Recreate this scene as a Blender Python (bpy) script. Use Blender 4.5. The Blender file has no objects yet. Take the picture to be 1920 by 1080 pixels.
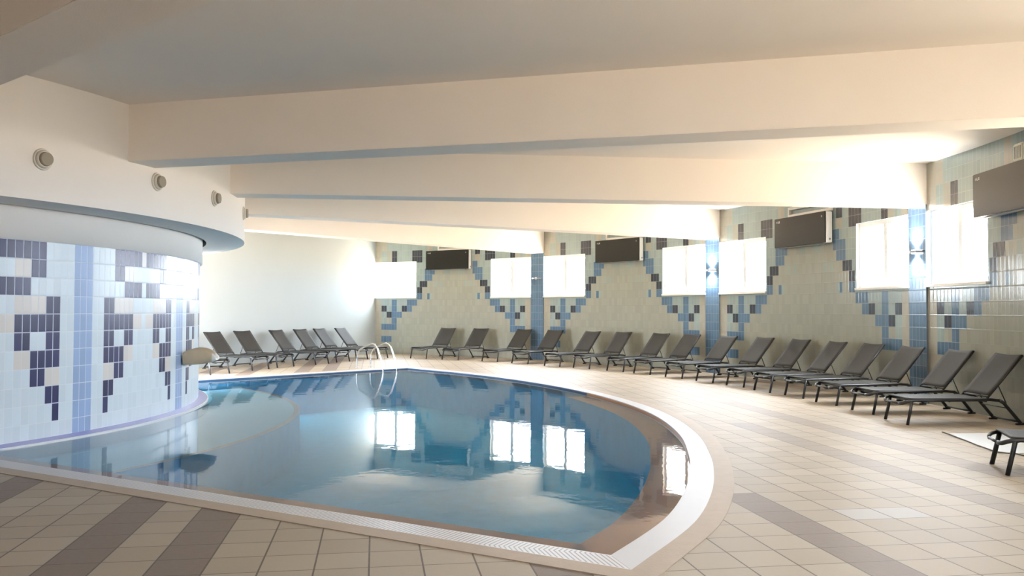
import bpy, bmesh, math, random
from mathutils import Vector, Matrix
random.seed(7)
S = bpy.context.scene
C = S.collection
PI = math.pi

# ------------------------------------------------------------------ camera
F_ = 1605.08
az, pit, rol = 2.3759, 0.0266, 0.0036
fw = Vector((math.cos(az), math.sin(az), 0)); rt = Vector((math.sin(az), -math.cos(az), 0)); up = Vector((0, 0, 1))
Fv = fw * math.cos(pit) + up * math.sin(pit)
Uv = up * math.cos(pit) - fw * math.sin(pit)
Xv = rt * math.cos(rol) + Uv * math.sin(rol)
Yv = Uv * math.cos(rol) - rt * math.sin(rol)
cd = bpy.data.cameras.new('camera'); cam = bpy.data.objects.new('camera', cd); C.objects.link(cam)
cam.matrix_world = Matrix(((Xv.x, Yv.x, -Fv.x, 18.4741), (Xv.y, Yv.y, -Fv.y, 0), (Xv.z, Yv.z, -Fv.z, 1.6), (0, 0, 0, 1)))
cd.sensor_width = 36; cd.lens = F_ / 1920 * 36; cd.clip_start = .05; cd.clip_end = 200
S.camera = cam

# ------------------------------------------------------------------ light and exposure
W_STRENGTH = 30.0
LIT_BAYS = (0, 1, 2, 3, 4)  # last bay is out of view, its windows added for daylight
wd = bpy.data.worlds.new('sky'); S.world = wd; wd.use_nodes = True
bg = wd.node_tree.nodes['Background']; bg.inputs[1].default_value = W_STRENGTH
_t = wd.node_tree.nodes.new('ShaderNodeTexCoord'); _s = wd.node_tree.nodes.new('ShaderNodeSeparateXYZ'); _r = wd.node_tree.nodes.new('ShaderNodeValToRGB')
_m = wd.node_tree.nodes.new('ShaderNodeMapRange'); _m.inputs['From Min'].default_value = -1; _m.inputs['From Max'].default_value = 1
wd.node_tree.links.new(_t.outputs['Generated'], _s.inputs[0]); wd.node_tree.links.new(_s.outputs[2], _m.inputs['Value'])
wd.node_tree.links.new(_m.outputs[0], _r.inputs[0]); wd.node_tree.links.new(_r.outputs[0], bg.inputs[0])
_e = _r.color_ramp.elements                      # overcast sky above, pale sunlit paving below
_e[0].position = .47; _e[0].color = (.66, .54, .42, 1); _e[1].position = .505; _e[1].color = (.66, .72, .82, 1)
S.view_settings.view_transform = 'Standard'; S.view_settings.look = 'None'
S.view_settings.gamma = 1; S.view_settings.use_curve_mapping = False
S.view_settings.exposure = 0.92

# ------------------------------------------------------------------ dimensions
R = 20.18            # outer wall radius
TH = 1.9979          # angle of the first pilaster (corner)
DB = 0.3648          # angle of one bay
BAY = DB * R
PW = 0.271           # half width of pilaster
ZS, ZT, ZB, ZC = 2.0756, 3.3884, 3.489, 4.2206
RCX, RCY = -0.137, -0.192
R1, RL, R2, R2Z = 7.693, 7.87, 8.469, 2.833
ROW = 0.2245; ROW0 = -0.022; COL = 0.11
T_END = TH - 6 * DB   # unseen end wall behind the camera, set close to dim the near end
T_W = TH - PW / R     # white wall

def pol(r, t, z=0.0): return Vector((r * math.cos(t), r * math.sin(t), z))
def rpol(r, t, z=0.0): return Vector((RCX + r * math.cos(t), RCY + r * math.sin(t), z))

# ------------------------------------------------------------------ materials
def mat(name, col, rough=.5, metal=0.0, spec=.5, noise=0.0, nscale=8.0, bump=0.0, bscale=60.0, emit=None, es=0.0, coat=0.0):
    m = bpy.data.materials.new(name); m.use_nodes = True; nt = m.node_tree; b = nt.nodes['Principled BSDF']
    b.inputs['Base Color'].default_value = (*col, 1); b.inputs['Roughness'].default_value = rough
    b.inputs['Metallic'].default_value = metal; b.inputs['Specular IOR Level'].default_value = spec
    b.inputs['Coat Weight'].default_value = coat
    tc = nt.nodes.new('ShaderNodeTexCoord')
    if noise:
        n = nt.nodes.new('ShaderNodeTexNoise'); n.inputs['Scale'].default_value = nscale; n.inputs['Detail'].default_value = 4
        nt.links.new(tc.outputs['Object'], n.inputs['Vector'])
        mr = nt.nodes.new('ShaderNodeMapRange'); mr.inputs['To Min'].default_value = 1 - noise; mr.inputs['To Max'].default_value = 1 + noise
        nt.links.new(n.outputs['Fac'], mr.inputs['Value'])
        mx = nt.nodes.new('ShaderNodeVectorMath'); mx.operation = 'SCALE'; mx.inputs[0].default_value = col
        nt.links.new(mr.outputs[0], mx.inputs['Scale']); nt.links.new(mx.outputs[0], b.inputs['Base Color'])
    if bump:
        n = nt.nodes.new('ShaderNodeTexNoise'); n.inputs['Scale'].default_value = bscale; n.inputs['Detail'].default_value = 3
        nt.links.new(tc.outputs['Object'], n.inputs['Vector'])
        bp = nt.nodes.new('ShaderNodeBump'); bp.inputs['Strength'].default_value = bump; bp.inputs['Distance'].default_value = .01
        nt.links.new(n.outputs['Fac'], bp.inputs['Height']); nt.links.new(bp.outputs[0], b.inputs['Normal'])
    if emit:
        b.inputs['Emission Color'].default_value = (*emit, 1); b.inputs['Emission Strength'].default_value = es
    return m

def M_(nt, op, a, b=None, c=None):
    n = nt.nodes.new('ShaderNodeMath'); n.operation = op
    for i, v in enumerate((a, b, c)):
        if v is None: continue
        if isinstance(v, (int, float)): n.inputs[i].default_value = v
        else: nt.links.new(v, n.inputs[i])
    return n.outputs[0]

def tile_mat(name, col, grout, rough=.12, gw=.035, gh=.02, var=.05):
    """glazed wall tile: one UV unit is one tile"""
    m = bpy.data.materials.new(name); m.use_nodes = True; nt = m.node_tree; b = nt.nodes['Principled BSDF']
    uv = nt.nodes.new('ShaderNodeUVMap'); sp = nt.nodes.new('ShaderNodeSeparateXYZ'); nt.links.new(uv.outputs[0], sp.inputs[0])
    du = M_(nt, 'PINGPONG', sp.outputs[0], .5); dv = M_(nt, 'PINGPONG', sp.outputs[1], .5)
    g = M_(nt, 'MAXIMUM', M_(nt, 'LESS_THAN', du, gw), M_(nt, 'LESS_THAN', dv, gh))
    cb = nt.nodes.new('ShaderNodeCombineXYZ'); nt.links.new(M_(nt, 'FLOOR', sp.outputs[0]), cb.inputs[0]); nt.links.new(M_(nt, 'FLOOR', sp.outputs[1]), cb.inputs[1])
    wn = nt.nodes.new('ShaderNodeTexWhiteNoise'); nt.links.new(cb.outputs[0], wn.inputs['Vector'])
    k = M_(nt, 'MULTIPLY_ADD', wn.outputs['Value'], 2 * var, 1 - var)
    vm = nt.nodes.new('ShaderNodeVectorMath'); vm.operation = 'SCALE'; vm.inputs[0].default_value = col; nt.links.new(k, vm.inputs['Scale'])
    mx = nt.nodes.new('ShaderNodeMix'); mx.data_type = 'RGBA'; nt.links.new(g, mx.inputs['Factor'])
    nt.links.new(vm.outputs[0], mx.inputs['A']); mx.inputs['B'].default_value = (*grout, 1)
    nt.links.new(mx.outputs['Result'], b.inputs['Base Color'])
    nt.links.new(M_(nt, 'MULTIPLY_ADD', g, .4, rough), b.inputs['Roughness'])
    # each tile sits at a slightly different tilt
    bp = nt.nodes.new('ShaderNodeBump'); bp.inputs['Strength'].default_value = .2; bp.inputs['Distance'].default_value = .004
    dd = M_(nt, 'MINIMUM', M_(nt, 'MULTIPLY', du, 1.0), M_(nt, 'MULTIPLY', dv, 2.0))
    h = M_(nt, 'MULTIPLY_ADD', wn.outputs['Value'], M_(nt, 'SUBTRACT', sp.outputs[0], M_(nt, 'FLOOR', sp.outputs[0])), M_(nt, 'MINIMUM', M_(nt, 'MULTIPLY', dd, 8.0), 1.0))
    nt.links.new(h, bp.inputs['Height']); nt.links.new(bp.outputs[0], b.inputs['Normal'])
    return m

GR = (.60, .57, .50)
T_CREAM = tile_mat('tile_cream', (.325, .335, .285), (.25, .265, .225))
T_PINK = tile_mat('tile_warm_cream', (.36, .345, .285), (.27, .265, .225))
T_BLUE = tile_mat('tile_blue', (.095, .165, .25), (.19, .24, .29), var=.09)
T_DARK = tile_mat('tile_slate', (.035, .042, .055), (.15, .15, .15), var=.15)
T_PALE = tile_mat('tile_pale_green_blue', (.275, .345, .335), (.30, .34, .32), var=.05)
T_MIST = tile_mat('tile_mist', (.285, .345, .32), (.25, .28, .26))
D_PALE = tile_mat('drum_tile_pale', (.66, .75, .81), (.76, .80, .84), gw=.03, gh=.018, rough=.30)
D_CREAM = tile_mat('drum_tile_cream', (.70, .66, .62), (.74, .75, .78), gw=.03, gh=.018, rough=.30)
D_NAVY = tile_mat('drum_tile_navy', (.026, .028, .10), (.60, .64, .76), gw=.05, gh=.025, var=.2, rough=.30)
D_BLUE = tile_mat('drum_tile_light_blue', (.31, .43, .66), (.66, .73, .85), gw=.035, gh=.02, var=.08, rough=.30)
PLASTER = mat('plaster', (.93, .86, .78), .85, noise=.02, nscale=1.5, bump=.12, bscale=90)
PLASTER_W = mat('plaster_white', (.86, .82, .77), .85, noise=.02, nscale=1.2, bump=.06, bscale=90)
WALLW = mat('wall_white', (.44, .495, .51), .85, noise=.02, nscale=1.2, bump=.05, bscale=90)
REVEAL = mat('reveal_white', (.82, .82, .78), .5)
ALU = mat('window_aluminium', (.72, .74, .74), .35, metal=.2)
LIP = mat('lip_tile', (.34, .34, .68), .25, noise=.06, nscale=5)
LIPW = mat('lip_edge', (.80, .82, .86), .3)
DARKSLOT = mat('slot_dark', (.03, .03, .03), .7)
GUTTER = mat('gutter_white', (.62, .63, .65), .45, noise=.02, nscale=6)
COPING = mat('coping_stone', (.44, .355, .27), .55, noise=.12, nscale=7, bump=.2, bscale=40)
LEDGE = mat('ledge_tile', (.58, .28, .11), .45, noise=.10, nscale=4)
NOSING = mat('shelf_nosing', (.42, .36, .30), .5)
SHELF = mat('shelf_mosaic', (.30, .70, .88), .4, noise=.06, nscale=9)
EDGE_SHADE = mat('edge_shade_blue', (.04, .10, .20), .4, noise=.1, nscale=9)  # far edge: shadow and dark reflection put into the colour
BASIN = mat('basin_mosaic', (.05, .55, .93), .4, noise=.16, nscale=5)
METAL = mat('lounger_metal', (.016, .017, .019), .38, metal=.0, spec=.6)
SLING = mat('lounger_fabric', (.025, .024, .0205), .6, spec=.3, noise=.06, nscale=30, bump=.25, bscale=600)
RUBBER = mat('rubber', (.012, .012, .012), .7)
CHROME = mat('steel_polished', (.74, .76, .78), .14, metal=1)
AC_BLACK = mat('ac_black_glass', (.016, .016, .013), .28, spec=.32)
AC_WHITE = mat('ac_white', (.78, .78, .75), .4)
AC_GREY = mat('ac_grey', (.22, .23, .22), .4)
DUCT = mat('trunking_white', (.74, .72, .66), .5)
STONE = mat('spout_stone', (.62, .48, .31), .6, noise=.12, nscale=9, bump=.3, bscale=30)
STONEW = mat('spout_lip', (.82, .80, .74), .5, noise=.05, nscale=9)
SHEETM = mat('sheet_white', (.80, .84, .88), .35, noise=.03, nscale=5)
CORD = mat('cord_dark', (.10, .09, .07), .6)
NOZ = mat('nozzle_plastic', (.70, .66, .58), .5)
NOZD = mat('nozzle_mouth', (.32, .28, .22), .7)
LAMPM = mat('lamp_metal', (.30, .30, .31), .35, metal=.8)
GLOW = mat('lamp_glow', (1, 1, 1), .5, emit=(.9, .95, 1.0), es=60)
BOXM = mat('box_cream', (.72, .70, .58), .5)

def glass_mat():
    m = bpy.data.materials.new('window_glass'); m.use_nodes = True; nt = m.node_tree
    for n in list(nt.nodes):
        if n.type == 'BSDF_PRINCIPLED': nt.nodes.remove(n)
    out = [n for n in nt.nodes if n.type == 'OUTPUT_MATERIAL'][0]
    tr = nt.nodes.new('ShaderNodeBsdfTransparent'); tr.inputs[0].default_value = (.95, .97, .96, 1)
    gl = nt.nodes.new('ShaderNodeBsdfGlossy'); gl.inputs['Roughness'].default_value = .02
    mx = nt.nodes.new('ShaderNodeMixShader'); mx.inputs[0].default_value = .06; nt.links.new(tr.outputs[0], mx.inputs[1]); nt.links.new(gl.outputs[0], mx.inputs[2])
    nt.links.new(mx.outputs[0], out.inputs[0]); return m
GLASS = glass_mat()

def water_mat():
    m = bpy.data.materials.new('pool_water'); m.use_nodes = True; nt = m.node_tree
    for n in list(nt.nodes):
        if n.type == 'BSDF_PRINCIPLED': nt.nodes.remove(n)
    out = [n for n in nt.nodes if n.type == 'OUTPUT_MATERIAL'][0]
    tr = nt.nodes.new('ShaderNodeBsdfTransparent'); tr.inputs[0].default_value = (.93, .98, 1.0, 1)
    gl = nt.nodes.new('ShaderNodeBsdfGlossy'); gl.inputs['Roughness'].default_value = .015
    fr = nt.nodes.new('ShaderNodeFresnel'); fr.inputs[0].default_value = 1.21
    tc = nt.nodes.new('ShaderNodeTexCoord')
    n1 = nt.nodes.new('ShaderNodeTexNoise'); n1.inputs['Scale'].default_value = 2.4; n1.inputs['Detail'].default_value = 4.5
    nt.links.new(tc.outputs['Object'], n1.inputs['Vector'])
    bp = nt.nodes.new('ShaderNodeBump'); bp.inputs['Strength'].default_value = .10; bp.inputs['Distance'].default_value = .02
    nt.links.new(n1.outputs['Fac'], bp.inputs['Height'])
    nt.links.new(bp.outputs[0], gl.inputs['Normal']); nt.links.new(bp.outputs[0], fr.inputs['Normal'])
    df = nt.nodes.new('ShaderNodeBsdfDiffuse'); df.inputs[0].default_value = (.04, .44, .85, 1)   # light scattered inside the water
    m0 = nt.nodes.new('ShaderNodeMixShader'); m0.inputs[0].default_value = .10; nt.links.new(tr.outputs[0], m0.inputs[1]); nt.links.new(df.outputs[0], m0.inputs[2])
    mx = nt.nodes.new('ShaderNodeMixShader'); nt.links.new(fr.outputs[0], mx.inputs[0]); nt.links.new(m0.outputs[0], mx.inputs[1]); nt.links.new(gl.outputs[0], mx.inputs[2])
    nt.links.new(mx.outputs[0], out.inputs[0]); return m
WATER = water_mat()

def floor_mat():
    m = bpy.data.materials.new('floor_tiles'); m.use_nodes = True; nt = m.node_tree; b = nt.nodes['Principled BSDF']
    tc = nt.nodes.new('ShaderNodeTexCoord'); sp = nt.nodes.new('ShaderNodeSeparateXYZ'); nt.links.new(tc.outputs['Object'], sp.inputs[0])
    X, Y = sp.outputs[0], sp.outputs[1]
    s = M_(nt, 'DIVIDE', M_(nt, 'SUBTRACT', M_(nt, 'ADD', M_(nt, 'MULTIPLY', X, .571), M_(nt, 'MULTIPLY', Y, .821)), 8.511), .335)
    t = M_(nt, 'DIVIDE', M_(nt, 'SUBTRACT', M_(nt, 'SUBTRACT', M_(nt, 'MULTIPLY', X, .821), M_(nt, 'MULTIPLY', Y, .571)), 8.341), .345)
    fs, ft = M_(nt, 'FLOOR', s), M_(nt, 'FLOOR', t)
    ds, dt = M_(nt, 'PINGPONG', s, .5), M_(nt, 'PINGPONG', t, .5)
    g = M_(nt, 'MAXIMUM', M_(nt, 'LESS_THAN', ds, .017), M_(nt, 'LESS_THAN', dt, .013))
    def row(k, lo=-999, hi=999):
        c = M_(nt, 'COMPARE', fs, float(k), .3)
        c = M_(nt, 'MULTIPLY', c, M_(nt, 'GREATER_THAN', ft, lo - .5))
        return M_(nt, 'MULTIPLY', c, M_(nt, 'LESS_THAN', ft, hi + .5))
    dark = None; faint = None
    for a in ((0,), (2,), (-4,), (-7,), (9, 4), (15, -1)):
        r = row(*a); dark = r if dark is None else M_(nt, 'MAXIMUM', dark, r)
    for a in ((21, -14, 6), (24, -22, -3), (29, -60, -24), (32, -70, -28), (36, -60, -34), (39, -60, -34)):
        r = row(*a); faint = r if faint is None else M_(nt, 'MAXIMUM', faint, r)
    white = M_(nt, 'MAXIMUM', row(17, 1, 1), row(18, 1, 1))
    cb = nt.nodes.new('ShaderNodeCombineXYZ'); nt.links.new(fs, cb.inputs[0]); nt.links.new(ft, cb.inputs[1])
    wn = nt.nodes.new('ShaderNodeTexWhiteNoise'); nt.links.new(cb.outputs[0], wn.inputs['Vector'])
    nz = nt.nodes.new('ShaderNodeTexNoise'); nz.inputs['Scale'].default_value = 1.1; nz.inputs['Detail'].default_value = 6; nt.links.new(tc.outputs['Object'], nz.inputs['Vector'])
    nf = nt.nodes.new('ShaderNodeTexNoise'); nf.inputs['Scale'].default_value = 26; nf.inputs['Detail'].default_value = 5; nt.links.new(tc.outputs['Object'], nf.inputs['Vector'])
    def mix(f, a, c):
        n = nt.nodes.new('ShaderNodeMix'); n.data_type = 'RGBA'; nt.links.new(f, n.inputs['Factor'])
        for nm, v in (('A', a), ('B', c)):
            if isinstance(v, tuple): n.inputs[nm].default_value = (*v, 1)
            else: nt.links.new(v, n.inputs[nm])
        return n.outputs['Result']
    base = mix(wn.outputs['Value'], (.36, .30, .225), (.42, .36, .275))
    base = mix(M_(nt, 'MULTIPLY', M_(nt, 'SUBTRACT', nz.outputs['Fac'], .35), .9), base, (.43, .345, .245))
    base = mix(dark, base, (.22, .17, .135))
    base = mix(faint, base, (.31, .255, .20))
    base = mix(white, base, (.44, .42, .385))
    k = M_(nt, 'MULTIPLY_ADD', nf.outputs['Fac'], .22, .89)
    vm = nt.nodes.new('ShaderNodeVectorMath'); vm.operation = 'SCALE'; nt.links.new(base, vm.inputs[0]); nt.links.new(k, vm.inputs['Scale'])
    col = mix(g, vm.outputs[0], (.12, .095, .07))
    nt.links.new(col, b.inputs['Base Color'])
    nt.links.new(M_(nt, 'MULTIPLY_ADD', nf.outputs['Fac'], .3, .38), b.inputs['Roughness'])
    b.inputs['Specular IOR Level'].default_value = .35
    bp = nt.nodes.new('ShaderNodeBump'); bp.inputs['Strength'].default_value = .35; bp.inputs['Distance'].default_value = .006
    hh = M_(nt, 'SUBTRACT', M_(nt, 'MULTIPLY', nf.outputs['Fac'], .5), M_(nt, 'MULTIPLY', g, 1.0))
    nt.links.new(hh, bp.inputs['Height']); nt.links.new(bp.outputs[0], b.inputs['Normal'])
    return m
FLOOR = floor_mat()

def grate_mat():
    m = bpy.data.materials.new('gutter_grating'); m.use_nodes = True; nt = m.node_tree; b = nt.nodes['Principled BSDF']
    uv = nt.nodes.new('ShaderNodeUVMap'); sp = nt.nodes.new('ShaderNodeSeparateXYZ'); nt.links.new(uv.outputs[0], sp.inputs[0])
    d = M_(nt, 'PINGPONG', M_(nt, 'DIVIDE', sp.outputs[0], .034), .5)
    g = M_(nt, 'MULTIPLY', M_(nt, 'LESS_THAN', d, .17), M_(nt, 'MULTIPLY', M_(nt, 'GREATER_THAN', sp.outputs[1], .06), M_(nt, 'LESS_THAN', sp.outputs[1], .94)))
    mx = nt.nodes.new('ShaderNodeMix'); mx.data_type = 'RGBA'; nt.links.new(g, mx.inputs['Factor'])
    mx.inputs['A'].default_value = (.70, .71, .74, 1); mx.inputs['B'].default_value = (.38, .36, .35, 1)
    nt.links.new(mx.outputs['Result'], b.inputs['Base Color']); b.inputs['Roughness'].default_value = .4
    bp = nt.nodes.new('ShaderNodeBump'); bp.inputs['Strength'].default_value = .8; bp.inputs['Distance'].default_value = .01; bp.invert = True
    nt.links.new(g, bp.inputs['Height']); nt.links.new(bp.outputs[0], b.inputs['Normal'])
    return m
GRATE = grate_mat()

# ------------------------------------------------------------------ mesh helpers
class MB:
    def __init__(s): s.bm = bmesh.new(); s.uv = s.bm.loops.layers.uv.new('UVMap'); s.mats = []
    def mi(s, m):
        if m not in s.mats: s.mats.append(m)
        return s.mats.index(m)
    def face(s, pts, m=None, uvs=None, smooth=False):
        vs = [s.bm.verts.new(p) for p in pts]; f = s.bm.faces.new(vs)
        f.material_index = s.mi(m) if m else 0; f.smooth = smooth
        if uvs:
            for l, u in zip(f.loops, uvs): l[s.uv].uv = u
        return f
    def box(s, c, d, m=None, mw=None, bev=0.0):
        t = bmesh.new(); bmesh.ops.create_cube(t, size=1)
        for v in t.verts: v.co = Vector((v.co.x * d[0] + c[0], v.co.y * d[1] + c[1], v.co.z * d[2] + c[2]))
        if bev: bmesh.ops.bevel(t, geom=t.edges[:], offset=bev, segments=2, affect='EDGES')
        s.merge(t, m, mw); return s
    def merge(s, t, m=None, mw=None, smooth=False):
        i = s.mi(m) if m else 0; mp = {}
        for v in t.verts: mp[v] = s.bm.verts.new((mw @ v.co) if mw else v.co)
        for f in t.faces:
            try: g = s.bm.faces.new([mp[v] for v in f.verts])
            except ValueError: continue
            g.material_index = i; g.smooth = smooth or f.smooth
        t.free()
    def tube(s, pts, r, m=None, n=8, cap=True, sx=1.0, sy=1.0):
        pts = [Vector(p) for p in pts]; rings = []; prev = None; i_ = s.mi(m) if m else 0
        for i, p in enumerate(pts):
            a = (pts[i] - pts[i - 1]).normalized() if i > 0 else None
            b = (pts[i + 1] - pts[i]).normalized() if i < len(pts) - 1 else None
            d = ((a or b) + (b or a)).normalized()
            if prev is None:
                x = d.cross(Vector((0, 0, 1)));
                if x.length < .1: x = d.cross(Vector((0, 1, 0)))
                x.normalize()
            else:
                x = (prev - d * prev.dot(d)).normalized()
            prev = x; y = d.cross(x)
            k = 1.0
            if a and b: k = 1 / max(.6, math.cos(a.angle(b) / 2))
            rings.append([s.bm.verts.new(p + x * r * sx * math.cos(q) * k + y * r * sy * math.sin(q)) for q in [2 * PI * j / n for j in range(n)]])
        for A, B in zip(rings, rings[1:]):
            for j in range(n):
                f = s.bm.faces.new((A[j], A[(j + 1) % n], B[(j + 1) % n], B[j])); f.smooth = True; f.material_index = i_
        if cap:
            for q in (rings[0][::-1], rings[-1]):
                f = s.bm.faces.new(q); f.material_index = i_
        return s
    def cyl(s, p0, p1, r0, m=None, r1=None, n=24):
        p0 = Vector(p0); p1 = Vector(p1); r1 = r0 if r1 is None else r1; d = (p1 - p0).normalized()
        x = d.cross(Vector((0, 0, 1)));
        if x.length < .1: x = d.cross(Vector((1, 0, 0)))
        x.normalize(); y = d.cross(x); i_ = s.mi(m) if m else 0
        A = [s.bm.verts.new(p0 + (x * math.cos(2 * PI * j / n) + y * math.sin(2 * PI * j / n)) * r0) for j in range(n)]
        B = [s.bm.verts.new(p1 + (x * math.cos(2 * PI * j / n) + y * math.sin(2 * PI * j / n)) * r1) for j in range(n)]
        for j in range(n):
            f = s.bm.faces.new((A[j], A[(j + 1) % n], B[(j + 1) % n], B[j])); f.smooth = True; f.material_index = i_
        for q in (A[::-1], B): f = s.bm.faces.new(q); f.material_index = i_
        return s
    def build(s, name, m=None, parent=None, weld=True, up=False):
        if weld: bmesh.ops.remove_doubles(s.bm, verts=s.bm.verts[:], dist=1e-5)
        bmesh.ops.recalc_face_normals(s.bm, faces=s.bm.faces[:])
        if up:
            for f in s.bm.faces:
                if f.normal.z < 0: f.normal_flip()
        me = bpy.data.meshes.new(name); s.bm.to_mesh(me); s.bm.free()
        ms = s.mats or [m]
        for q in ms: me.materials.append(q)
        o = bpy.data.objects.new(name, me); C.objects.link(o)
        if parent: o.parent = parent
        return o

def struct(o, label=None):
    o['kind'] = 'structure'
    if label: o['label'] = label
    return o
def tag(o, label, cat, group=None, kind=None):
    o['label'] = label; o['category'] = cat
    if group: o['group'] = group
    if kind: o['kind'] = kind
    return o
def empty(name, loc=(0, 0, 0), rz=0.0):
    o = bpy.data.objects.new(name, None); C.objects.link(o); o.location = loc; o.rotation_euler = (0, 0, rz); o.empty_display_size = .2
    return o
def kids(o): return [c for c in bpy.data.objects if c.parent == o]
def copy_tree(o, parent=None):
    c = o.copy(); C.objects.link(c); c.parent = parent
    for ch in kids(o): copy_tree(ch, c)
    return c

# ------------------------------------------------------------------ outer wall with its tile picture
def outer_tile(m, i):
    a = abs(i)
    if m <= 1 or m == 3: return T_CREAM if a < 29 else T_PINK
    if m == 2: return T_BLUE if 25 <= a <= 28 else (T_CREAM if a < 29 else T_PINK)
    if m == 4: return T_CREAM if a < 23 else (T_BLUE if a <= 28 else T_PINK)
    if m == 5: return T_BLUE if a in (23, 24) else (T_PALE if a in (27, 28) else (T_CREAM if a < 29 else T_PINK))
    if m == 6: return T_CREAM if a < 21 else (T_BLUE if a <= 24 else (T_DARK if a <= 26 else (T_PALE if a <= 28 else T_PINK)))
    if m == 7:
        if a < 17: return T_CREAM
        if a <= 18: return T_BLUE
        if a <= 20: return T_DARK
        if a <= 22: return T_PALE
        if a <= 24: return T_BLUE
        if a <= 26: return T_PALE
        return T_DARK if a <= 28 else T_PINK
    if m == 8:
        if a < 15: return T_CREAM
        if a <= 18: return T_BLUE
        if a in (23, 24): return T_BLUE
        return T_PALE if a <= 28 else T_PINK
    if m == 9: return T_BLUE if a in (10, 13, 14) else (T_MIST if a == 9 else (T_CREAM if a < 13 else T_PALE))
    if m == 10: return T_CREAM if a < 13 else (T_DARK if a <= 14 else T_PALE)
    if m == 11: return (T_MIST if a in (5, 7) else T_CREAM) if a < 11 else (T_DARK if a <= 13 else T_PALE)
    if m == 12: return T_CREAM if a < 9 else (T_BLUE if a <= 11 else T_PALE)
    if m == 13: return T_MIST if a in (2, 3) else (T_CREAM if a < 8 else (T_BLUE if a <= 11 else T_PALE))
    if m == 14: return T_CREAM if a < 8 else (T_BLUE if a <= 9 else T_PALE)
    if m in (15, 16):
        if 13 <= a <= 16 or a in (23, 24): return T_DARK
        if m == 16 and i in (9, 10): return T_DARK
        if a in (9, 10): return T_PINK
        if a in (25, 26): return T_CREAM
        if a in (27, 28): return T_PALE
        return T_PALE if a < 29 else T_PINK
    if a in (9, 10): return T_PINK
    return T_PALE if a < 27 else T_PINK

WIN_L = (PW, PW + 1.78); WIN_R = (BAY - PW - 1.77, BAY - PW)
def wl0(k): return PW + (.95 if k == 4 else 0)  # unseen left window of the last lit bay, narrowed to cut beam glare
mb = MB()
MID = BAY / 2
for k in range(6):
    cols = {wl0(k), PW - .02, BAY - PW + .02, WIN_L[1], WIN_R[0]}
    i0 = -33
    for i in range(-33, 34):
        x = MID + (i + .5) * COL
        if PW < x < BAY - PW: cols.add(x)
    cols = sorted(cols)
    rows = sorted({0.0, ZS, ZT, ZC} | {ROW0 + ROW * m for m in range(1, 19)})
    for s0, s1 in zip(cols, cols[1:]):
        if s1 - s0 < 1e-6: continue
        sc = (s0 + s1) / 2; i = round((sc - MID) / COL)
        for z0, z1 in zip(rows, rows[1:]):
            zc = (z0 + z1) / 2
            if k in LIT_BAYS and ZS < zc < ZT and (wl0(k) < sc < WIN_L[1] or sc > WIN_R[0]): continue
            m = math.floor((zc - ROW0) / ROW)
            t0 = TH - DB * k - s0 / R; t1 = TH - DB * k - s1 / R
            u0 = (s0 - MID) / COL + .5; u1 = (s1 - MID) / COL + .5; v0 = (z0 - ROW0) / ROW; v1 = (z1 - ROW0) / ROW
            mb.face([pol(R, t0, z0), pol(R, t1, z0), pol(R, t1, z1), pol(R, t0, z1)], outer_tile(m, i), [(u0, v0), (u1, v0), (u1, v1), (u0, v1)], smooth=True)
struct(mb.build('wall_outer'), 'curved wall of cream, blue and slate tiles with windows')

def arc_box(mb, s0, s1, z0, z1, ra, rb, m, k, n=4, uv=None):
    """solid block following the wall curve, between radii ra (inner) and rb"""
    ts = [TH - DB * k - (s0 + (s1 - s0) * j / n) / R for j in range(n + 1)]
    for j in range(n):
        a, b = ts[j], ts[j + 1]
        u = [((s0 + (s1 - s0) * q / n) - MID) / COL for q in (j, j + 1)] if uv else None
        U = lambda z: [(u[0] if False else 0, 0)]
        def F(pts, uvs=None): mb.face(pts, m, uvs)
        vv = ((z0 - ROW0) / ROW, (z1 - ROW0) / ROW)
        F([pol(ra, a, z0), pol(ra, b, z0), pol(ra, b, z1), pol(ra, a, z1)], [(u[0], vv[0]), (u[1], vv[0]), (u[1], vv[1]), (u[0], vv[1])] if uv else None)
        F([pol(rb, a, z0), pol(rb, b, z0), pol(rb, b, z1), pol(rb, a, z1)])
        F([pol(ra, a, z0), pol(ra, b, z0), pol(rb, b, z0), pol(rb, a, z0)])
        F([pol(ra, a, z1), pol(ra, b, z1), pol(rb, b, z1), pol(rb, a, z1)])
    for t in (ts[0], ts[-1]): mb.face([pol(ra, t, z0), pol(rb, t, z0), pol(rb, t, z1), pol(ra, t, z1)], m)

# pilasters
tr = 0
for k in range(1, 6):
    tr += 1; mb = MB()
    n = 5; w = 2 * PW / n
    for j in range(n):
        s0 = -PW + j * w; s1 = s0 + w
        t0, t1 = TH - DB * k - s0 / R, TH - DB * k - s1 / R
        zs = [0.0] + [ROW0 + ROW * m for m in range(1, 16)] + [ZB + .01]
        for z0, z1 in zip(zs, zs[1:]):
            v0, v1 = (z0 - ROW0) / ROW, (z1 - ROW0) / ROW
            mb.face([pol(R - .03, t0, z0), pol(R - .03, t1, z0), pol(R - .03, t1, z1), pol(R - .03, t0, z1)], T_BLUE, [(j, v0), (j + 1, v0), (j + 1, v1), (j, v1)])
    for sg in (-1, 1):
        t = TH - DB * k - sg * PW / R
        mb.face([pol(R - .03, t, 0), pol(R + .1, t, 0), pol(R + .1, t, ZB + .01), pol(R - .03, t, ZB + .01)], T_BLUE)
    struct(mb.build('trim_%d' % tr), 'blue tiled pilaster between two windows')

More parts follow.
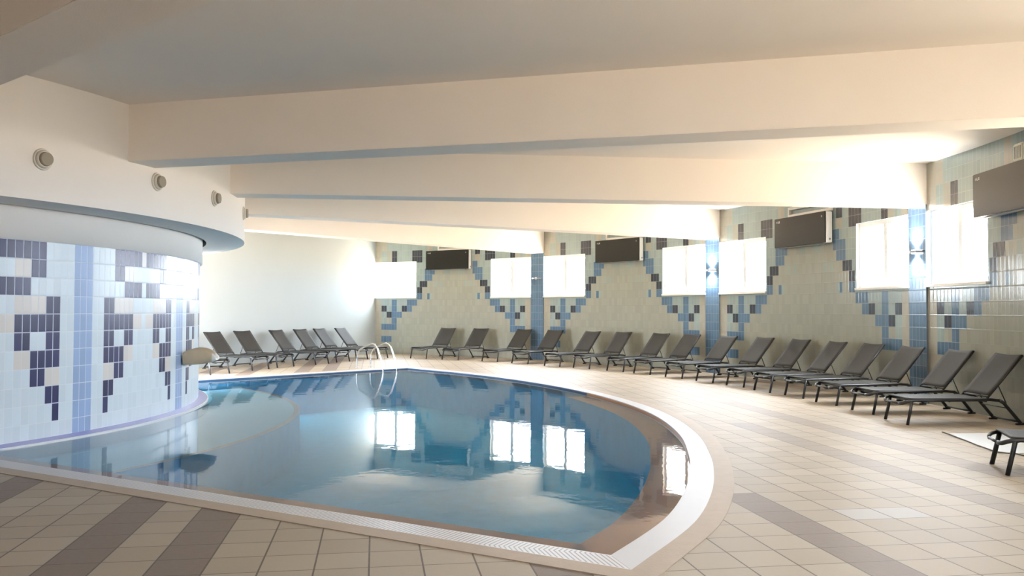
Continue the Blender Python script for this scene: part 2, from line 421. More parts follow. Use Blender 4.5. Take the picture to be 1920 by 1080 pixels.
# beams
def beam(p0, p1, w, name, z0=ZB, z1=ZC + .02):
    d = (p1 - p0); d.z = 0; L = d.length; a = math.atan2(d.y, d.x)
    m = MB(); mw = Matrix.Translation(p0) @ Matrix.Rotation(a, 4, 'Z')
    m.box((L / 2, 0, (z0 + z1) / 2), (L, w, z1 - z0), PLASTER, mw, bev=.006)
    return struct(m.build(name), 'long plastered ceiling beam running from drum to outer wall')
for k in (1, 2, 3, 4):
    tr += 1; t = TH - DB * k
    beam(pol(8.15, t), pol(R + .05, t), .528, 'trim_%d' % tr)
tr += 1
dz = Vector((math.cos(.1290), math.sin(.1290), 0)); pz = Vector((10.29, 1.595, 0))
beam(pz - dz * 2.4, pz + dz * 9.9, .53, 'trim_%d' % tr)

# ------------------------------------------------------------------ windows
wn_ = 0
def window(k, s0, s1, side):
    global wn_
    wn_ += 1
    ro = R + .38  # reveal deepened beyond the frame to block steep light at beam ends
    root = empty('window_%d' % wn_, pol(R, TH - DB * k - (s0 + s1) / 2 / R, ZS)); struct(root, 'white framed sliding window in the tiled wall')
    inv = Matrix.Translation(-root.location)
    def shift(mb_):
        for v in mb_.bm.verts: v.co = inv @ v.co
        return mb_
    n = 4
    ts = [TH - DB * k - (s0 + (s1 - s0) * j / n) / R for j in range(n + 1)]
    m = MB()
    for a, b in zip(ts, ts[1:]):
        m.face([pol(R - .002, a, ZT), pol(R - .002, b, ZT), pol(ro, b, ZT), pol(ro, a, ZT)], REVEAL)
        m.face([pol(R - .002, a, ZS), pol(R - .002, b, ZS), pol(ro, b, ZS), pol(ro, a, ZS)], REVEAL)
    for t in (ts[0], ts[-1]):
        m.face([pol(R - .002, t, ZS), pol(ro, t, ZS), pol(ro, t, ZT), pol(R - .002, t, ZT)], REVEAL)
    shift(m).build('reveal', parent=root)
    m = MB(); arc_box(m, s0 - .01, s1 + .01, ZS - .035, ZS + .008, R - .045, R + .13, REVEAL, k)
    shift(m).build('window_sill', parent=root)
    # aluminium frame: outer frame and middle stile
    m = MB(); ra, rb = R + .065, R + .115
    arc_box(m, s0, s1, ZS + .008, ZS + .085, ra, rb, ALU, k); arc_box(m, s0, s1, ZT - .085, ZT, ra, rb, ALU, k)
    arc_box(m, s0, s0 + .085, ZS, ZT, ra, rb, ALU, k, 1); arc_box(m, s1 - .085, s1, ZS, ZT, ra, rb, ALU, k, 1)
    arc_box(m, (s0 + s1) / 2 - .058, (s0 + s1) / 2 + .058, ZS, ZT, ra - .005, rb, ALU, k, 1)
    shift(m).build('window_frame', parent=root)
    # outer sash rails, narrow
    m = MB()
    for a, b in ((s0 + .055, (s0 + s1) / 2 - .03), ((s0 + s1) / 2 + .03, s1 - .055)):
        t0, t1 = TH - DB * k - a / R, TH - DB * k - b / R
        m.face([pol(R + .11, t0, ZS + .06), pol(R + .11, t1, ZS + .06), pol(R + .11, t1, ZT - .055), pol(R + .11, t0, ZT - .055)], GLASS)
    shift(m).build('pane', parent=root)
    # daylight portal: samples the sky through this opening
    ld = bpy.data.lights.new('window_portal', 'AREA'); ld.shape = 'RECTANGLE'; ld.size = (s1 - s0) * 1.02; ld.size_y = ZT - ZS
    ld.cycles.is_portal = True
    lo = bpy.data.objects.new('window_portal', ld); C.objects.link(lo)
    tm = TH - DB * k - (s0 + s1) / 2 / R; p = pol(R + .39, tm, (ZS + ZT) / 2)
    inw = -Vector((math.cos(tm), math.sin(tm), 0))
    lo.matrix_world = Matrix.Translation(p) @ inw.to_track_quat('-Z', 'Y').to_matrix().to_4x4()
for k in LIT_BAYS:
    window(k, wl0(k), WIN_L[1], 'l')
    window(k, WIN_R[0], WIN_R[1], 'r')

# ------------------------------------------------------------------ plain walls, ceiling
def radial_wall(name, t, ra, rb, label, th, mt=None):
    m = MB(); a, b = pol(ra, t), pol(rb, t); n = Vector((-math.sin(t), math.cos(t), 0)) * th
    P = [a, b, b + n, a + n]
    for i in range(4):
        p, q = P[i], P[(i + 1) % 4]; m.face([p, q, q + Vector((0, 0, ZC)), p + Vector((0, 0, ZC))], mt or WALLW)
    return struct(m.build(name), label)
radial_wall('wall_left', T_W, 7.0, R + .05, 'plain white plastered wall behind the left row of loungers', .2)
radial_wall('wall_right', T_END, 7.0, R + .05, 'unseen dark brown wall behind the camera, added to dim the near end', -.2, mat('wall_dimming_brown', (.12, .09, .06), .7, noise=.1))  # out of view; placed and coloured dark to darken the near zone

def arc_pts(r, t0, t1, n, z=0, f=pol): return [f(r, t0 + (t1 - t0) * i / n, z) for i in range(n + 1)]
m = MB()
N = 64
for i in range(N):
    a = T_END + (T_W - T_END) * i / N; b = T_END + (T_W - T_END) * (i + 1) / N
    m.face([pol(6.0, a, ZC), pol(R + .02, a, ZC), pol(R + .02, b, ZC), pol(6.0, b, ZC)], PLASTER)
struct(m.build('ceiling'), 'beige plastered ceiling')

# ------------------------------------------------------------------ drum with tile picture, ring above it
def drum_tile(m, j):
    j %= 24
    if j <= 2: return D_BLUE
    g = min(j - 3, 23 - j)
    K = {10: range(4, 10), 9: (4, 5), 8: range(6, 10), 7: (2, 3), 6: range(2, 8), 5: (2, 3, 6, 7), 4: range(2, 6), 3: (4, 5), 2: (2, 3), 1: (2,)}
    Cc = {9: (6, 7), 7: (4, 5, 6, 7), 6: (8, 9), 4: (6, 7), 3: (2, 3), 10: (10,)}
    if m in K and g in K[m]: return D_NAVY
    if m in Cc and g in Cc[m]: return D_CREAM
    return D_PALE
m = MB(); cw = .1088
nj = int(round(2 * PI * R1 / cw))
zt = 2.437
for j in range(-45, 75):
    a = (3.958 + j * cw) / R1; b = (3.958 + (j + 1) * cw) / R1
    rws = [-.25, 0.0] + [zt - .2243 * q for q in range(10, -1, -1)]
    rws = sorted(set(rws) - {0.0})
    for z0, z1 in zip(rws, rws[1:]):
        mm = round((z1 - zt) / .2243) + 10
        u0, v0, v1 = j, 0 + mm, 1 + mm
        if mm <= 0: v0 = v1 - (z1 - z0) / .2243
        m.face([rpol(R1, a, z0), rpol(R1, b, z0), rpol(R1, b, z1), rpol(R1, a, z1)], drum_tile(mm, j) if mm >= 0 else D_PALE, [(u0, v0), (u0 + 1, v0), (u0 + 1, v1), (u0, v1)], smooth=True)
def ring_surf(m, prof, mats, t0, t1, n, f=rpol, smooth=True):
    for (r0, z0), (r1_, z1), mt in zip(prof, prof[1:], mats):
        for i in range(n):
            a = t0 + (t1 - t0) * i / n; b = t0 + (t1 - t0) * (i + 1) / n
            m.face([f(r0, a, z0), f(r0, b, z0), f(r1_, b, z1), f(r1_, a, z1)], mt, smooth=False)
# plaster collar of the drum
TA, TB = -.75, 2.35
struct(m.build('wall_inner'), 'round drum wall with navy and light blue tile pattern')
m = MB()
ring_surf(m, [(R1, zt), (7.735, zt + .002), (7.735, 3.12)], [PLASTER_W, PLASTER_W], TA, TB, 130)
for f in m.bm.faces: f.smooth = True
struct(m.build('trim_%d' % (tr + 1)), 'white plaster collar above the tiled drum')
m = MB()
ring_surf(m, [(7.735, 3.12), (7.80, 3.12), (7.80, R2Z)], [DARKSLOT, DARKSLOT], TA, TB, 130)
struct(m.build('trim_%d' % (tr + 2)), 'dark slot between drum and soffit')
m = MB()
ring_surf(m, [(7.80, R2Z), (R2, R2Z), (R2, ZC + .01)], [PLASTER_W, PLASTER_W], TA, TB, 160)
struct(m.build('trim_%d' % (tr + 3)), 'overhanging plaster ring around the drum')
# lip at water level
m = MB()
ring_surf(m, [(R1 - .01, .004), (RL - .018, -.018), (RL, -.022), (RL, -.30)], [LIP, LIPW, LIPW], TA, TB, 150)
struct(m.build('trim_%d' % (tr + 4)), 'violet blue tiled lip around the foot of the drum')

# ------------------------------------------------------------------ pool outline
def catmull(pts, n):
    out = []
    P = [pts[0]] + pts + [pts[-1]]
    for i in range(1, len(P) - 2):
        for j in range(n):
            t = j / n; p0, p1, p2, p3 = P[i - 1], P[i], P[i + 1], P[i + 2]
            out.append(.5 * ((2 * p1) + (p2 - p0) * t + (2 * p0 - 5 * p1 + 4 * p2 - p3) * t * t + (3 * p1 - p0 - 3 * p2 + p3) * t ** 3))
    out.append(pts[-1]); return out
TF = .2870
arcp = [(1.625, 14.50), (1.50, 14.46), (1.35, 14.49), (1.20, 14.57), (1.05, 14.72), (.90, 14.88), (.78, 15.02), (.662, 15.14), (.565, 15.235), (.50, 15.32), (.43, 15.42), (.358, 15.50), (TF, 15.49)]
arc = catmull([pol(r, t) for t, r in arcp], 6)
back0 = pol(7.6, 1.631)
front1 = pol(7.55, TF)
NB = 8
backl = [back0.lerp(arc[0], i / NB) for i in range(NB)]
frontl = [arc[-1].lerp(front1, i / NB) for i in range(1, NB + 1)]
PATH = backl + arc + frontl           # anticlockwise from the far left round to the near left
I_A0, I_A1 = len(backl), len(backl) + len(arc) - 1
def offset(path, d):
    out = []
    for i, p in enumerate(path):
        a = (path[i] - path[i - 1]).normalized() if i else None
        b = (path[i + 1] - path[i]).normalized() if i < len(path) - 1 else None
        na = Vector((-(a or b).y, (a or b).x, 0)); nb = Vector((-(b or a).y, (b or a).x, 0))
        n = (na + nb).normalized(); k = 1 / max(.35, n.dot(na))
        out.append(p + n * d * k)
    return out
GW, CWD = .235, .185
off_g = offset(PATH, GW); off_c = offset(PATH, GW + CWD)
if (off_g[I_A0 + 20].length < PATH[I_A0 + 20].length):
    SG = -1; off_g = offset(PATH, -GW); off_c = offset(PATH, -(GW + CWD))
else: SG = 1
def strip(m, A, B, za, zb, mt, uv=True, smooth=False):
    L = 0
    for i in range(len(A) - 1):
        l = (A[i + 1] - A[i]).length
        p = [Vector((*A[i].xy, za)), Vector((*A[i + 1].xy, za)), Vector((*B[i + 1].xy, zb)), Vector((*B[i].xy, zb))]
        m.face(p, mt, [(L, 0), (L + l, 0), (L + l, 1), (L, 1)], smooth=smooth); L += l
# gutter
m = MB()
strip(m, PATH[:I_A1 + 1], off_g[:I_A1 + 1], .004, .004, GUTTER)
strip(m, PATH[I_A1:], off_g[I_A1:], .004, .004, GRATE)
strip(m, PATH, PATH, .004, -.012, GUTTER)
struct(m.build('trim_%d' % (tr + 5)), 'white overflow gutter along the pool edge')
m = MB()
strip(m, off_g, off_c, .006, .006, COPING); strip(m, off_c, off_c, .006, -.01, COPING); strip(m, off_g, off_g, .006, 0, COPING)
struct(m.build('trim_%d' % (tr + 6)), 'tan stone coping around the pool')

def poly_fill(m, loop, z, mt):
    vs = [m.bm.verts.new((p.x, p.y, z)) for p in loop]
    es = [m.bm.edges.new((vs[i], vs[(i + 1) % len(vs)])) for i in range(len(vs))]
    r = bmesh.ops.triangle_fill(m.bm, use_beauty=True, edges=es)
    i = m.mi(mt)
    for g in r['geom']:
        if isinstance(g, bmesh.types.BMFace): g.material_index = i
# floor
tb = math.atan2(off_c[0].y, off_c[0].x); tf = math.atan2(off_c[-1].y, off_c[-1].x)
loop = arc_pts(R + .03, T_END, T_W + .01, 90) + arc_pts(7.4, T_W + .01, tb + .01, 10) + off_c + arc_pts(7.4, tf - .01, T_END, 20)
m = MB(); poly_fill(m, loop, 0, FLOOR)
fo = struct(m.build('floor', up=True), 'beige and taupe square floor tiles laid diagonally')
# pool basin
LW = .42
p1 = offset(PATH, -SG * LW)
# trim the inner offsets where they would pass the shelf
m = MB()
IB = I_A0 + 24                      # tan tiles start part way round; before that, edge shadow painted dark blue
for A, B, za, zb in ((PATH, PATH, -.012, -.078), (PATH, p1, -.078, -.078)):
    strip(m, A[:IB + 1], B[:IB + 1], za, zb, EDGE_SHADE); strip(m, A[IB:], B[IB:], za, zb, LEDGE)
strip(m, p1, p1, -.078, -.95, BASIN)
t_b, t_f = 1.60, .315
inner = arc_pts(9.0, t_f - .2, t_b + .1, 60)
loop = p1 + arc_pts(7.2, math.atan2(p1[-1].y, p1[-1].x), math.atan2(p1[0].y, p1[0].x), 30)[1:-1]
poly_fill(m, loop, -.95, BASIN)
# shallow shelf around the drum with a tan nosing
tA, tB = .30, 1.62
ring_surf(m, [(7.6, -.205), (9.14, -.205), (9.24, -.205), (9.24, -.95)], [SHELF, NOSING, BASIN], tA, tB, 60, f=pol)
struct(m.build('pool_basin'), 'blue mosaic pool basin with tan ledge')
# water
m = MB()
loop = PATH + arc_pts(7.7, TF, 1.631, 30)[1:-1]
poly_fill(m, loop, -.038, WATER)
wo = struct(m.build('pool_water', up=True), 'still pool water with small ripples')

# ------------------------------------------------------------------ sun lounger
def make_lounger():
    root = empty('sun_lounger')
    W = .32
    m = MB()
    for s in (-1, 1):
        y = s * W
        m.tube([(-.055, y * .56, .300), (-.05, y * .72, .302), (-.035, y * .88, .310), (.0, y * .98, .328), (.06, y, .346), (.12, y, .35), (.6, y, .352), (1.20, y, .36), (1.36, y, .345)], .017, METAL, 8, sx=.8, sy=1.35)
    m.tube([(-.055, -W * .57, .300), (-.055, W * .57, .300)], .015, METAL)
    for x in (.10, .62, 1.15): m.tube([(x, -W, .335), (x, W, .335)], .013, METAL)
    m.build('frame', parent=root)
    for s in (-1, 1):
        y = s * W
        m = MB(); m.tube([(.075, y * 1.0, .345), (.045, y * 1.01, .2), (.0, y * 1.03, .0)], .019, METAL, 8, sx=.8, sy=1.25)
        m.build('leg', parent=root)
    for s in (-1, 1):
        y = s * W
        m = MB(); m.tube([(1.34, y, .35), (1.40, y, .315), (1.62, y * 1.0, .06), (1.66, y, .012)], .020, METAL, 8, sx=.8, sy=1.25)
        m.tube([(1.58, y, .012), (1.70, y, .012)], .016, RUBBER, 8)
        m.build('leg', parent=root)
    m = MB(); m.tube([(1.63, -W, .045), (1.63, W, .045)], .015, METAL); m.tube([(1.47, -W, .235), (1.47, W, .235)], .008, METAL)
    m.build('stretcher', parent=root)
    # seat sling, sagging a little across
    m = MB(); nx, ny = 14, 8
    def surf(fx, nx, ny, th):
        for top in (0, 1):
            for i in range(nx):
                for j in range(ny):
                    P = [fx((i + a) / nx, (j + b) / ny, top) for a, b in ((0, 0), (1, 0), (1, 1), (0, 1))]
                    m.face(P, SLING, smooth=True)
        # edge faces
        for i in range(nx):
            for v in (0, 1): m.face([fx(i / nx, v, 0), fx((i + 1) / nx, v, 0), fx((i + 1) / nx, v, 1), fx(i / nx, v, 1)], SLING)
        for j in range(ny):
            for u in (0, 1): m.face([fx(u, j / ny, 0), fx(u, (j + 1) / ny, 0), fx(u, (j + 1) / ny, 1), fx(u, j / ny, 1)], SLING)
    def seat(u, v, top):
        y = (v * 2 - 1) * (W + .002); x = .035 + u * 1.13
        sag = -.012 * (1 - (v * 2 - 1) ** 2) * min(1, 6 * u, 6 * (1 - u) + .3)
        return Vector((x, y, .376 + sag - (0 if top else .008)))
    surf(seat, nx, ny, .008)
    m.build('seat', parent=root)
    # backrest
    x0, z0, x1, z1 = 1.17, .375, 1.70, .99
    dx, dzz = x1 - x0, z1 - z0; L = math.hypot(dx, dzz); ux, uz = dx / L, dzz / L; nxv, nzv = -uz, ux
    m = MB()
    def back(u, v, top):
        yy = (v * 2 - 1); y = yy * (W - .005); a = .045 + u * (L - .045)
        a -= .022 * (1 - yy * yy) * max(0, (u - .85) / .15)
        o = .018 - .016 * (1 - yy * yy) * math.sin(PI * min(1, max(0, u))) - (0 if top else .008)
        return Vector((x0 + ux * a + nxv * o, y, z0 + uz * a + nzv * o))
    surf(back, 12, 8, .008)
    bk = m.build('backrest', parent=root)
    m = MB()
    for s in (-1, 1):
        y = s * (W - .012)
        m.tube([(x0 - ux * .02, y, z0 - uz * .02), (x0 + ux * L * .5, y, z0 + uz * L * .5), (x1, y, z1)], .014, METAL, 8, sx=.9, sy=1.2)
    m.tube([(x1 - ux * .01, -W + .01, z1 - uz * .01), (x1 - ux * .035, 0, z1 - uz * .035), (x1 - ux * .01, W - .01, z1 - uz * .01)], .012, METAL)
    m.tube([(x0 + ux * .03, -W, z0 + uz * .03), (x0 + ux * .03, W, z0 + uz * .03)], .010, METAL)
    m.build('backrest_frame', parent=bk)
    for s in (-1, 1):
        y = s * (W - .03); a = .26
        m = MB(); m.tube([(x0 + ux * a, y, z0 + uz * a), (1.46, y, .30)], .008, METAL)
        m.build('prop_strut', parent=root)
    return root

row_right = [(-4.207, 17.499, 1.8177), (-2.917, 17.791, 1.7703), (-1.443, 18.179, 1.6455), (-.065, 18.159, 1.6284), (1.424, 17.998, 1.5016), (2.587, 17.955, 1.4637), (3.962, 17.748, 1.3936), (5.017, 17.532, 1.3204), (6.297, 17.104, 1.2500), (7.453, 16.668, 1.1741), (8.535, 16.188, 1.1152), (9.554, 15.527, .9955), (10.516, 15.007, .9994), (11.507, 14.270, .9836), (12.472, 13.535, .9107), (13.342, 12.692, .8451), (15.60, 9.66, .500)]
lab_right = [
 'dark sun lounger farthest left on the tiled wall, just right of the pool ladder',
 'dark sun lounger second from the pool ladder along the tiled wall',
 'dark sun lounger just left of the farthest blue pilaster',
 'dark sun lounger just right of the farthest blue pilaster',
 'dark sun lounger second to the right of the farthest blue pilaster',
 'dark sun lounger third to the right of the farthest blue pilaster',
 'dark sun lounger second to the left of the middle blue pilaster',
 'dark sun lounger just left of the middle blue pilaster, blue tile patch behind it',
 'grey sun lounger whose backrest covers the foot of the middle blue pilaster',
 'grey sun lounger first on plain cream tiles right of the middle blue pilaster',
 'grey sun lounger second on plain cream tiles right of the middle blue pilaster',
 'grey sun lounger third on plain cream tiles right of the middle blue pilaster',
 'grey sun lounger with backrest corner at a blue tile bar, left of nearest pilaster',
 'grey sun lounger whose backrest covers the foot of the nearest blue pilaster',
 'grey sun lounger just right of the nearest blue pilaster',
 'largest whole grey sun lounger at the near end of the row, beside the white sheet',
 'cropped grey sun lounger at the right photo edge, showing only its foot end']
row_left = [(-1.836, 9.516, 3.5375), (-2.642, 11.025, 3.5424), (-3.168, 12.054, 3.4583), (-3.680, 13.532, 3.5654), (-4.226, 14.606, 3.5137), (-4.808, 15.699, 3.5576), (-5.095, 16.70, 3.5657)]
lab_left = [
 'dark sun lounger mostly hidden behind the drum and stone spout, only its foot end showing',
 'dark sun lounger by the white wall, first backrest right of the stone spout',
 'dark sun lounger by the white wall, second backrest right of the stone spout',
 'dark sun lounger by the white wall, third backrest right of the stone spout',
 'dark sun lounger by the white wall, fourth backrest right of the stone spout',
 'dark sun lounger by the white wall, fifth backrest right of the stone spout',
 'dark sun lounger by the white wall nearest the corner, foot end behind the pool ladder']
proto = None
for spots, labs, grp in ((row_right, lab_right, 'sun loungers along the tiled outer wall'), (row_left, lab_left, 'sun loungers along the plain white wall')):
    for (x, y, a), lb in zip(spots, labs):
        if proto is None: proto = o = make_lounger()
        else: o = copy_tree(proto)
        o.location = (x, y, 0); o.rotation_euler = (0, 0, a)
        tag(o, lb, 'sun lounger', grp)

# ------------------------------------------------------------------ air conditioners on the outer wall
def wall_frame(k, s, z, d=0.0):
    """matrix: local x to the right along the wall, y out into the room, z up"""
    t = TH - DB * k - s / R
    p = pol(R - d, t, z); ex = Vector((math.sin(t), -math.cos(t), 0)); ey = Vector((-math.cos(t), -math.sin(t), 0))
    return Matrix(((ex.x, ey.x, 0, p.x), (ex.y, ey.y, 0, p.y), (0, 0, 1, p.z), (0, 0, 0, 1)))
def make_ac():
    root = empty('air_conditioner')
    w, h = 1.86, .67
    m = MB(); m.box((0, .1, h / 2), (w - .01, .155, h - .01), AC_WHITE, bev=.012); 
    m.box((0, .015, h / 2), (w * .7, .05, h * .6), AC_WHITE)
    m.build('body', parent=root)
    m = MB(); m.box((-.005, .19, h / 2), (w, .028, h), AC_BLACK, bev=.008); m.build('front_panel', parent=root)
    m = MB()
    m.box((0, .10, -.012), (w * .8, .09, .02), AC_GREY, bev=.004)
    m.build('outlet_flap', parent=root)
    # maker mark: small round mark and two letter-like strokes, top left; light dot top right
    m = MB(); x0, z0, yf = -w / 2 + .07, h - .105, .2055
    m.cyl((x0 + .022, yf - .002, z0 + .022), (x0 + .022, yf + .001, z0 + .022), .022, AC_GREY, n=14)
    for (bx, bz, bw, bh) in ((.062, 0, .008, .044), (.062, 0, .030, .008), (.106, 0, .008, .044), (.106, 0, .034, .008), (.106, .036, .034, .008), (.132, 0, .008, .022), (.122, .018, .018, .007)):
        m.box((x0 + bx + bw / 2, yf - .0005, z0 + bz + bh / 2), (bw, .002, bh), AC_WHITE)
    m.cyl((w / 2 - .12, yf - .002, h - .10), (w / 2 - .12, yf + .001, h - .10), .022, AC_GREY, n=16)
    m.build('maker_mark', parent=root)
    # side screws / service cap on the white side
    m = MB(); m.cyl((w / 2 - .006, .09, .08), (w / 2 + .004, .09, .08), .022, AC_GREY, n=14); m.build('service_cap', parent=root)
    return root
ac = None
for k, s, lb in ((0, 3.55, 'black fronted air conditioner high on the tiled wall, farthest left beside the corner window'),
                 (1, 3.63, 'black fronted air conditioner between the two windows right of the farthest blue pilaster'),
                 (2, 3.61, 'black fronted air conditioner with white side, above the loungers right of the middle blue pilaster'),
                 (3, 2.97, 'black fronted air conditioner cropped by the right photo edge, overlapping a window')):
    if ac is None: ac = o = make_ac()
    else: o = copy_tree(ac)
    o.matrix_world = wall_frame(k, s, 3.065, .03); tag(o, lb, 'air conditioner', 'wall air conditioners on the tiled wall')
# white pipe trunking above the units
def make_duct():
    m = MB()
    m.box((0, .035, .20), (1.55, .07, .07), DUCT, bev=.006); m.box((0, .035, .03), (1.55, .07, .06), DUCT, bev=.006)
    m.box((-.745, .035, .118), (.06, .07, .234), DUCT, bev=.006); m.box((.745, .035, .118), (.06, .07, .234), DUCT, bev=.006)
    return m.build('pipe_trunking')
du = None
for k, s, lb in ((0, 3.8, 'white pipe trunking above the leftmost air conditioner'), (1, 3.78, 'white pipe trunking above the second air conditioner from the left'), (2, 3.76, 'white rectangular pipe trunking above the third air conditioner from the left')):
    o = make_duct() if du is None else du.copy()
    if du is None: du = o
    else: C.objects.link(o)
    o.matrix_world = wall_frame(k, s, 3.75, .022); tag(o, lb, 'pipe trunking', 'pipe trunking above air conditioners')
m = MB(); m.box((0, .05, 0), (.26, .10, .26), BOXM, bev=.015)
o = empty('wall_box'); bx = m.build('case', parent=o)
m = MB()
for i in range(5): m.box((-.08 + .04 * i, .101, 0), (.014, .006, .18), AC_GREY)
m.build('grille', parent=o)
o.matrix_world = wall_frame(3, 3.09, 3.90, .004); tag(o, 'small cream slotted box on the wall above the cropped air conditioner', 'wall box')

# ------------------------------------------------------------------ wall lamps on the pilasters
def make_lamp(lit, power):
    root = empty('wall_lamp')
    m = MB()
    # bow-shaped arm fixture: slim half-round body seen as a dark line with pointed ends
    n = 16
    for z0, z1 in ((-.018, .018),):
        rim = [(-.20 + .40 * i / n, .02 + .11 * math.sin(PI * i / n)) for i in range(n + 1)]
        for (xa, ya), (xb, yb) in zip(rim, rim[1:]):
            m.face([(xa, ya, z0), (xb, yb, z0), (xb, yb, z1), (xa, ya, z1)], LAMPM)
            m.face([(xa, .0, z1), (xb, .0, z1), (xb, yb, z1), (xa, ya, z1)], LAMPM)
            m.face([(xa, .0, z0), (xb, .0, z0), (xb, yb, z0), (xa, ya, z0)], LAMPM)
    m.build('shade', parent=root)
    for sg in (-1, 1):
        m = MB(); m.cyl((0, .065, sg * .019), (0, .065, sg * .034), .035, GLOW if lit else AC_WHITE, n=16)
        m.build('bulb', parent=root)
        if lit:
            ld = bpy.data.lights.new('lamp_light', 'SPOT'); ld.energy = power; ld.spot_size = 2.3; ld.spot_blend = 1.0; ld.shadow_soft_size = .03; ld.color = (.88, .94, 1.0)
            lo = bpy.data.objects.new('lamp_light', ld); C.objects.link(lo); lo.parent = root
            lo.location = (0, .075, sg * .045); lo.rotation_euler = (PI if sg > 0 else 0, 0, 0)
    return root
o = make_lamp(False, 0); o.matrix_world = wall_frame(1, 0, 2.67, .03); tag(o, 'small white wall lamp on the farthest blue pilaster', 'wall lamp', 'wall lamps on the blue pilasters')
l2 = make_lamp(True, 110); l2.matrix_world = wall_frame(2, 0, 2.675, .03); tag(l2, 'lit wall lamp glowing up and down on the middle blue pilaster', 'wall lamp', 'wall lamps on the blue pilasters')
l3 = copy_tree(l2); l3.matrix_world = wall_frame(3, 0, 2.68, .03); tag(l3, 'lit wall lamp glowing up and down on the nearest blue pilaster', 'wall lamp', 'wall lamps on the blue pilasters')

# ------------------------------------------------------------------ air nozzles on the ring
noz = None
for t, z, lb in ((.3704, 3.305, 'round air nozzle on the drum ring, nearest and leftmost'), (.5873, 3.313, 'round air nozzle on the drum ring, second from the left'),
                 (.7822, 3.307, 'round air nozzle on the drum ring, third from the left and seen sideways'), (1.0288, 3.313, 'round air nozzle on the drum ring at its right outline')):
    if noz is None:
        noz = o = empty('air_nozzle')
        m = MB(); m.cyl((0, 0, 0), (.018, 0, 0), .125, NOZ, r1=.115, n=32); m.cyl((.018, 0, 0), (.05, 0, 0), .105, NOZ, r1=.088, n=32); m.build('flange', parent=o)
        m = MB(); m.cyl((.048, 0, 0), (.085, 0, 0), .082, NOZD, r1=.074, n=32); m.build('nozzle_mouth', parent=o)
    else: o = copy_tree(noz)
    o.location = rpol(R2, t, z); o.rotation_euler = (0, 0, t); tag(o, lb, 'air nozzle', 'air nozzles on the drum ring')

# ------------------------------------------------------------------ stone water spout on the drum
o = empty('water_spout', (4.585, 5.895, .70), math.atan2(6.30 - 5.89, 4.85 - 4.58))
prof_s = [(0, .0, .195), (.06, .0, .232), (.14, .0, .262), (.24, .006, .272), (.34, .018, .255), (.42, .036, .215), (.48, .055, .165), (.52, .075, .115)]
sec = [tuple(v) for v in catmull([Vector(p) for p in prof_s], 4)]
def trough(m, mt, x0i, x1i):
    rows_ = []
    for (x, zb, zt_) in sec[x0i:x1i]:
        w = .195 * (1 - .25 * max(0, x - .3)); h = zt_ - zb
        ring = [(-w * .93, zt_), (-w, zt_ - h * .2), (-w, zb + h * .3), (-w * .88, zb + h * .08), (-w * .6, zb), (w * .6, zb), (w * .88, zb + h * .08), (w, zb + h * .3), (w, zt_ - h * .2), (w * .93, zt_),
                (w * .80, zt_), (w * .70, zt_ - h * .2), (w * .45, zt_ - h * .42), (0, zt_ - h * .5), (-w * .45, zt_ - h * .42), (-w * .70, zt_ - h * .2), (-w * .80, zt_)]
        rows_.append([m.bm.verts.new((x, y, z)) for y, z in ring])
    i_ = m.mi(mt)
    for A, B in zip(rows_, rows_[1:]):
        for j in range(len(A)):
            f = m.bm.faces.new((A[j], A[(j + 1) % len(A)], B[(j + 1) % len(A)], B[j])); f.material_index = i_; f.smooth = True
    for q in (rows_[0][::-1], rows_[-1]): f = m.bm.faces.new(q); f.material_index = i_
m = MB(); trough(m, STONE, 0, 23); m.build('trough', parent=o)
m = MB(); trough(m, STONEW, 22, 29); m.build('pouring_lip', parent=o)
tag(o, 'tan stone water spout with pale pouring lip on the right side of the drum', 'water spout')

# ------------------------------------------------------------------ pool ladder
o = empty('pool_ladder', (-.62, 13.65, -.9), .0587)
prof = [(-1.0, .0), (-.995, .25), (-.965, .40), (-.90, .49), (-.78, .55), (-.42, .675), (-.30, .69), (-.18, .655), (-.09, .56), (.0, .40), (.10, .20), (.145, .06), (.155, -.10), (.155, -.85)]
def smooth_path(p, n=4):
    v = [Vector((a, 0, b)) for a, b in p]; return catmull(v, n)
for sy in (-.235, .235):
    m = MB(); m.tube([(p.x, sy, p.z + .9) for p in smooth_path(prof)], .021, CHROME, 12)
    m.cyl((-1.0, sy, .9), (-1.0, sy, .925), .05, CHROME, n=20)
    m.build('handrail', parent=o)
for z in (-.25, -.5, -.75):
    m = MB(); m.box((.155, 0, z + .9), (.08, .47, .03), CHROME, bev=.006); m.build('step', parent=o)
tag(o, 'polished steel pool ladder with two curved handrails at the far pool edge', 'pool ladder')

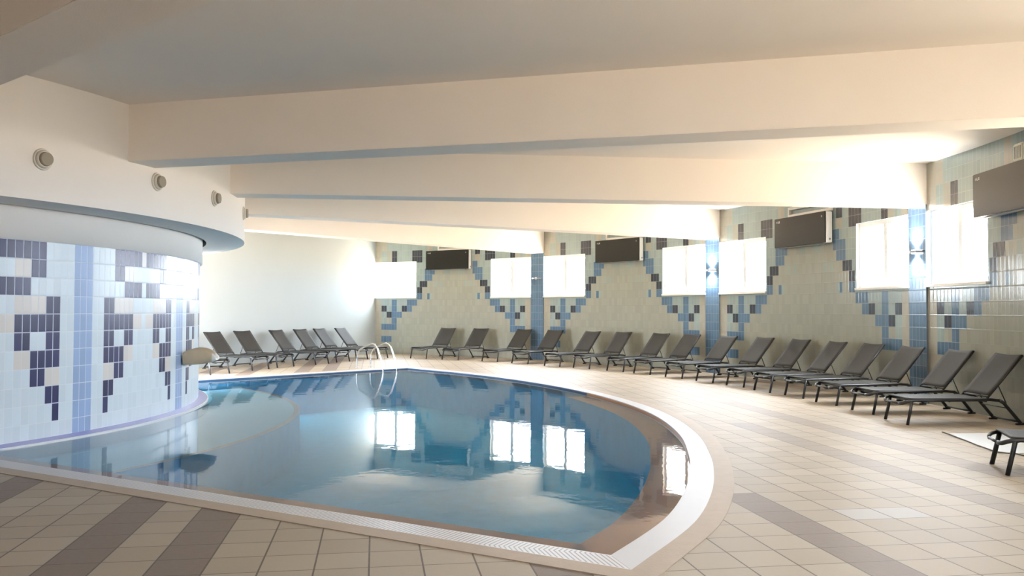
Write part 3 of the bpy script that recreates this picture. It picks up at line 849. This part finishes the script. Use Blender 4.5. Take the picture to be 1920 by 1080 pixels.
# ------------------------------------------------------------------ white sheet and cord on the floor
m = MB()
P = [(14.31, 12.00), (14.60, 11.60), (14.92, 11.20), (15.22, 10.87), (15.42, 10.86), (15.60, 11.25), (15.55, 11.9), (15.02, 12.80), (14.75, 12.55)]
vs = [Vector((x, y, .003)) for x, y in P]
m.face(vs, SHEETM); m.face([v + Vector((0, 0, .005)) for v in vs], SHEETM)
for i in range(len(vs)): a, b = vs[i], vs[(i + 1) % len(vs)]; m.face([a, b, b + Vector((0, 0, .005)), a + Vector((0, 0, .005))], SHEETM)
tag(m.build('plastic_sheet'), 'white plastic sheet lying on the floor between the two nearest loungers', 'sheet')
m = MB(); cp = [Vector((x, y, .009)) for x, y in ((14.20, 12.06), (14.30, 11.95), (14.50, 11.70), (14.72, 11.43), (14.90, 11.19), (15.08, 10.98), (15.22, 10.82), (15.34, 10.79), (15.42, 10.83), (15.50, 10.77), (15.60, 10.72))]
m.tube(catmull(cp, 3), .007, CORD, 8)
tag(m.build('cord'), 'thin dark cord along the left edge of the white sheet on the floor', 'cord')

# ------------------------------------------------------------------ tree outside, seen through the right window of the third bay
o = empty('tree', pol(R + 5.0, .985, -.5))
m = MB(); m.tube([(0, 0, 0), (.1, 0, 1.2), (0, .1, 2.6), (.1, .1, 3.6)], .12, mat('bark', (.05, .04, .03), .9), 8); m.build('trunk', parent=o)
LEAF = mat('leaf', (.045, .065, .018), .8)
m = MB()
for i in range(1500):
    a, b, q = random.uniform(0, 2 * PI), math.asin(random.uniform(-1, 1)), random.uniform(.55, 1) * 1.25
    c = Vector((q * math.cos(a) * math.cos(b), q * math.sin(a) * math.cos(b), 3.0 + 1.1 * q * math.sin(b)))
    u = Vector((random.gauss(0, 1), random.gauss(0, 1), random.gauss(0, 1))).normalized(); v = u.orthogonal().normalized(); l = random.uniform(.07, .13)
    m.face([c - u * l, c + v * l * .45, c + u * l, c - v * l * .45], LEAF)
m.build('foliage', parent=o, weld=False)
tag(o, 'pale green tree outside, seen through the window left of the nearest blue pilaster', 'tree')
